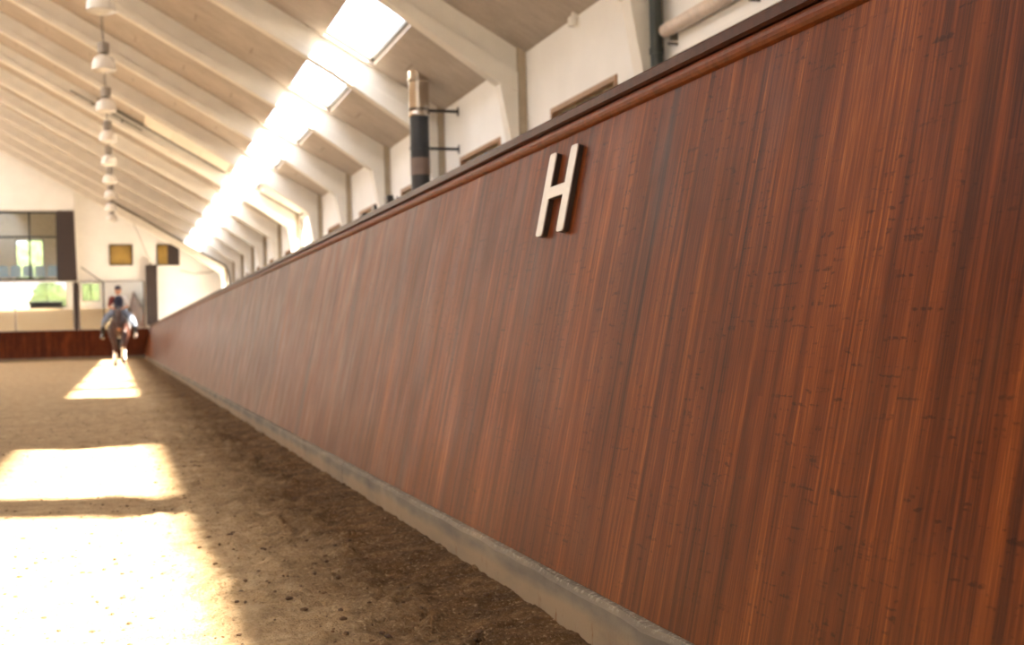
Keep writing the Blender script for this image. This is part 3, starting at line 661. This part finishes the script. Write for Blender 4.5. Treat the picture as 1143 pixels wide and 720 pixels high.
# neck arched up and forward, head near vertical
def oval3(mb, st, n=16):
    P = [Vector(s[:3]) for s in st]; mb.tube(P, [(s[3], s[4]) for s in st], n)
oval3(hb, [(0, .15, 1.32, .15, .28), (0, -.08, 1.48, .12, .24), (0, -.30, 1.64, .10, .19), (0, -.47, 1.73, .085, .15), (0, -.58, 1.74, .07, .12)])
oval3(hb, [(0, -.50, 1.76, .075, .09), (0, -.62, 1.66, .10, .13), (0, -.70, 1.52, .095, .13), (0, -.76, 1.36, .07, .095), (0, -.80, 1.22, .06, .075), (0, -.82, 1.14, .062, .065), (0, -.82, 1.10, .04, .04)])
for s in (-1, 1):
    hb.tube([(s * .055, -.50, 1.80), (s * .075, -.51, 1.87), (s * .065, -.53, 1.95)], [(.03, .022), (.035, .022), (.006, .006)], 10)   # ears
    hb.ball((s * .085, -.62, 1.60), (.025, .035, .03), 10)
# legs: fore (one planted, one lifted), hind (trot diagonal)
chain(hb, [(-.15, .10, 1.15, .14), (-.15, .06, .92, .10), (-.14, .02, .72, .068), (-.13, .0, .50, .052), (-.12, -.01, .46, .05), (-.12, .0, .30, .034), (-.11, .0, .17, .036), (-.11, -.03, .12, .038), (-.11, -.07, .06, .042)])
chain(hb, [(.15, .10, 1.15, .14), (.15, -.02, .95, .10), (.14, -.14, .80, .07), (.12, -.24, .68, .055), (.11, -.22, .63, .05), (.10, -.12, .47, .035), (.10, -.06, .34, .036), (.10, -.02, .28, .038), (.10, .03, .24, .042)])
for s, dy in ((-1, -.14), (1, .12)):
    chain(hb, [(s * .17, 1.50, 1.20, .20), (s * .18, 1.42 + dy * .3, 1.0, .16), (s * .17, 1.38 + dy * .6, .85, .11), (s * .16, 1.56 + dy, .66, .065), (s * .15, 1.62 + dy, .54, .055), (s * .15, 1.60 + dy, .34, .038), (s * .15, 1.58 + dy, .18, .04), (s * .15, 1.53 + dy, .12, .04), (s * .15, 1.48 + dy, .06, .044)])
horse = remesh(hb, 'horse', M['horse'], .016, smooth=3); horse.location = (HX, HY, G)
tag(horse, 'dark bay horse trotting toward the viewer in front of the far end wall', 'horse')
def hoof(x, y, z, rx=0):
    o = MB().lathe([(0, 0), (.062, 0), (.048, .075), (0, .08)], n=16).build('hoof', M['hoof'], horse); o.location = (x, y, z); o.rotation_euler = (rx, 0, 0)
hoof(-.11, -.08, .0); hoof(.10, .05, .15, -.7); hoof(-.15, 1.33, 0); hoof(.15, 1.59, 0)
def wrap(a, b, r=.052): MB().tube([a, tuple((p + q) / 2 for p, q in zip(a, b)), b], [r, r * .92, r], 14).build('leg_wrap', M['boot_white'], horse)['label'] = 'white leg wrap'
wrap((-.12, -.005, .42), (-.11, .0, .16)); wrap((.11, -.20, .60), (.10, -.05, .31)); wrap((-.15, 1.47, .50), (-.15, 1.45, .2)); wrap((.15, 1.74, .50), (.15, 1.71, .2))
mn = MB()
for i in range(16):
    k = i / 15; y = -.55 + .62 * k; z = 1.85 - .28 * k; mn.tube([(0, y, z), (-.07, y + .01, z - .03), (-.115, y + .02, z - .16), (-.12, y + .03, z - .22)], [.03, .03, .025, .008], 8)
mn.tube([(0, -.50, 1.84), (0, -.60, 1.80), (.01, -.70, 1.70), (0, -.74, 1.60)], [.03, .035, .025, .008], 8)
remesh(mn, 'mane', M['hair'], .012, horse)
tl = MB(); tl.tube([(0, 1.78, 1.36), (0, 1.90, 1.30), (0, 1.96, 1.05), (0, 1.95, .75), (0, 1.92, .5)], [.04, .06, .085, .08, .03], 12); tl.build('tail', M['hair'], horse, smooth=True)
br = MB()
def ring(mb, c, rx, ry, tilt, r=.009, n=24):
    P = [];
    for k in range(n + 1):
        a = 2 * math.pi * k / n; p = Vector((rx * math.cos(a), ry * math.sin(a), 0)); p = Matrix.Rotation(tilt, 3, 'X') @ p; P.append(Vector(c) + p)
    mb.tube(P, r, 6, False)
ring(br, (0, -.75, 1.40), .082, .115, -.35); ring(br, (0, -.58, 1.72), .095, .13, .3); ring(br, (0, -.80, 1.20), .07, .085, -.3)
for s in (-1, 1): br.tube([(s * .09, -.60, 1.72), (s * .10, -.68, 1.52), (s * .078, -.78, 1.26)], .008, 6)
br.build('bridle', M['leather'], horse)
for s in (-1, 1): MB().ball((s * .102, -.635, 1.60), (.014, .02, .018), 10).build('eye', M['leather'], horse)
MB().ball((0, -.835, 1.16), (.058, .05, .07), 16).build('muzzle', M['muzzle'], horse, smooth=True)['label'] = 'lighter tan muzzle'
# saddle pad and saddle hugging the barrel
def hug(name, y0, y1, off, a0, a1, mat, n=20, m=6):
    v = []; f = []
    for s_ in (0, 1):
        for j in range(m + 1):
            y = y0 + (y1 - y0) * j / m
            for k in range(n + 1):
                a = a0 + (a1 - a0) * k / n; v.append(((.315 + off + .012 * s_) * math.cos(a), y, 1.235 + (.362 + off + .012 * s_) * math.sin(a)))
    w_ = n + 1; h_ = (m + 1) * w_
    for j in range(m):
        for k in range(n): q = j * w_ + k; f += [(q, q + 1, q + w_ + 1, q + w_), (h_ + q, h_ + q + w_, h_ + q + w_ + 1, h_ + q + 1)]
    for j in range(m):
        for k in (0, n): q = j * w_ + k; f.append((q, q + w_, h_ + q + w_, h_ + q))
    for k in range(n):
        for j in (0, m): q = j * w_ + k; f.append((q, q + 1, h_ + q + 1, h_ + q))
    return MB().add(v, f).build(name, mat, horse, smooth=True)
hug('saddle_pad', .28, .98, .012, math.radians(-14), math.radians(194), M['pad'])['label'] = 'pale grey saddle pad'
hug('saddle_flap', .36, .80, .034, math.radians(-4), math.radians(184), M['leather'])
sd = MB(); oval3(sd, [(0, .34, 1.70, .06, .05), (0, .44, 1.65, .12, .06), (0, .60, 1.63, .17, .05), (0, .76, 1.66, .19, .06), (0, .86, 1.72, .15, .03)]); remesh(sd, 'saddle', M['leather'], .014, horse)

# rider: body is one continuous mesh, clothes are children
RY = HY + .58
rb = MB()
oval3(rb, [(0, .02, 1.66, .16, .13), (0, .01, 1.76, .155, .115), (0, .0, 1.90, .125, .095), (0, -.01, 2.04, .15, .11), (0, -.01, 2.14, .165, .10), (0, .0, 2.19, .10, .075), (0, 0, 2.22, .055, .055), (0, -.01, 2.30, .05, .05)])
oval3(rb, [(0, -.02, 2.27, .045, .055), (0, -.03, 2.31, .062, .08), (0, -.025, 2.37, .074, .092), (0, -.015, 2.43, .075, .095), (0, -.01, 2.49, .055, .07), (0, -.01, 2.505, .02, .03)])
rb.tube([(0, -.105, 2.40), (0, -.128, 2.365), (0, -.112, 2.35)], [.008, .014, .008], 8)
for s in (-1, 1): rb.ball((s * .077, -.005, 2.385), (.012, .02, .03), 8)
J = {}
for s in (-1, 1):
    sh = (s * .185, 0, 2.14); el = (s * .25, -.04, 1.87); wr = (s * .11, -.27, 1.80); hd = (s * .075, -.34, 1.79)
    chain(rb, [(s * .12, 0, 2.14, .055), (*sh, .058), ((sh[0] + el[0]) / 2, -.02, 2.0, .046), (*el, .040), ((el[0] + wr[0]) / 2, -.16, 1.835, .038), (*wr, .026)])
    rb.tube([wr, (s * .09, -.31, 1.795), (s * .07, -.35, 1.79)], [(.024, .028), (.018, .040), (.016, .042)], 10)
    for k in range(4):
        z = 1.825 - k * .021; L = (.030, .034, .032, .026)[k]
        rb.tube([(s * .072, -.345, z), (s * .055, -.345 - L, z), (s * .035, -.345 - L * .9, z - .003), (s * .035, -.345 - L * .2, z - .004)], [.0105, .010, .009, .008], 8)
    rb.tube([(s * .085, -.30, 1.82), (s * .06, -.325, 1.845), (s * .045, -.355, 1.842)], [.013, .011, .009], 8)
    hip = (s * .12, .02, 1.68); kn = (s * .40, -.22, 1.40); an = (s * .44, .02, .98)
    chain(rb, [(*hip, .11), (s * .28, -.10, 1.58, .095), (*kn, .065), (s * .435, -.09, 1.22, .062), (*an, .042)])
    rb.tube([(s * .44, .07, .93), (s * .45, -.03, .925), (s * .47, -.15, .915)], [(.036, .04), (.042, .036), (.036, .024)], 10); rb.ball((s * .47, -.15, .915), .03, 10); rb.ball((*an[:2], .96), .045, 10)
rider = remesh(rb, 'person', M['skin'], .0075, smooth=2); rider.location = (HX, RY, G)
tag(rider, 'person in navy vest and helmet sitting upright on the trotting bay horse, holding the reins', 'person')
vs = MB(); oval3(vs, [(0, .01, 1.74, .180, .135), (0, .0, 1.90, .165, .12), (0, -.01, 2.04, .185, .13), (0, -.01, 2.14, .188, .118), (0, .0, 2.195, .12, .085)]); remesh(vs, 'vest', M['navy'], .012, rider)
MB().tube([(0, -.01, 2.17), (0, -.008, 2.235)], [(.085, .078), (.062, .062)], 16).build('collar', M['shirt'], rider)
MB().box((-.018, -.128, 2.02), (.018, -.112, 2.18)).build('shirt_placket', M['shirt'], rider)
for s, mt in ((-1, M['rust']), (1, M['shirt'])):
    q = MB(); chain(q, [(s * .16, 0, 2.145, .068), (s * .19, 0, 2.13, .070), (s * .222, -.02, 2.0, .060), (s * .24, -.03, 1.93, .055)]); remesh(q, 'sleeve', mt, .012, rider)['label'] = 'white short sleeve' if s > 0 else 'red brown short sleeve'
q = MB(); oval3(q, [(0, .02, 1.62, .17, .14), (0, .01, 1.76, .16, .122)])
for s in (-1, 1): chain(q, [(s * .12, .02, 1.68, .122), (s * .28, -.10, 1.58, .106), (s * .40, -.22, 1.40, .077), (s * .425, -.14, 1.28, .072)])
remesh(q, 'breeches', M['breech'], .014, rider)
for s in (-1, 1):
    q = MB(); chain(q, [(s * .40, -.20, 1.39, .074), (s * .435, -.09, 1.22, .072), (s * .44, .02, .98, .052), (s * .44, .03, .94, .05)]); q.tube([(s * .44, .09, .92), (s * .45, -.03, .918), (s * .47, -.17, .908)], [(.04, .045), (.05, .042), (.042, .03)], 10); q.ball((s * .47, -.16, .908), (.045, .05, .032), 10)
    remesh(q, 'riding_boot', M['leather'], .012, rider)
    st = MB(); P = [(s * .46, -.09, .875), (s * .40, -.09, .875), (s * .40, -.09, .95), (s * .455, -.09, 1.02), (s * .515, -.09, .95), (s * .515, -.09, .875), (s * .46, -.09, .875)]; st.tube(P, .009, 8); st.tube([(s * .455, -.09, 1.02), (s * .38, -.02, 1.35)], .008, 6); so = st.build('stirrup', M['chrome'], horse); so.location = (0, RY - HY, 0)
q = MB(); q.lathe([(.098, 0), (.10, .03), (.092, .075), (.07, .11), (.035, .13), (0, .134)], (0, .002, 2.405), 24)
q.lathe([(0, 0), (.098, 0)], (0, .002, 2.405), 24)
hq = q; hq.prism([(-.06, -.09), (.06, -.09), (.045, -.145), (0, -.158), (-.045, -.145)], 2.405, 2.415, 'z'); hq.build('helmet', M['helm'], rider, smooth=False)
hm = [c for c in rider.children if c.name.startswith('helmet')][0]
MB().tube([(-.08, -.01, 2.40), (-.06, -.04, 2.30), (0, -.065, 2.265), (.06, -.04, 2.30), (.08, -.01, 2.40)], .006, 6).build('chin_strap', M['leather'], hm)
MB().ball((0, .07, 2.34), (.07, .045, .06), 14).build('hair', M['hair'], rider, smooth=True)
rn = MB()
for s in (-1, 1): rn.tube([(s * .06, RY - HY - .345, 1.79), (s * .10, -.20, 1.50), (s * .075, -.78, 1.24)], .006, 6)
rn.build('reins', M['leather'], horse)
rider.scale = (1.09, 1.06, 1.0)
for o in horse.children:
    if o.name.startswith('stirrup'): o.scale = (1.07, 1, 1)
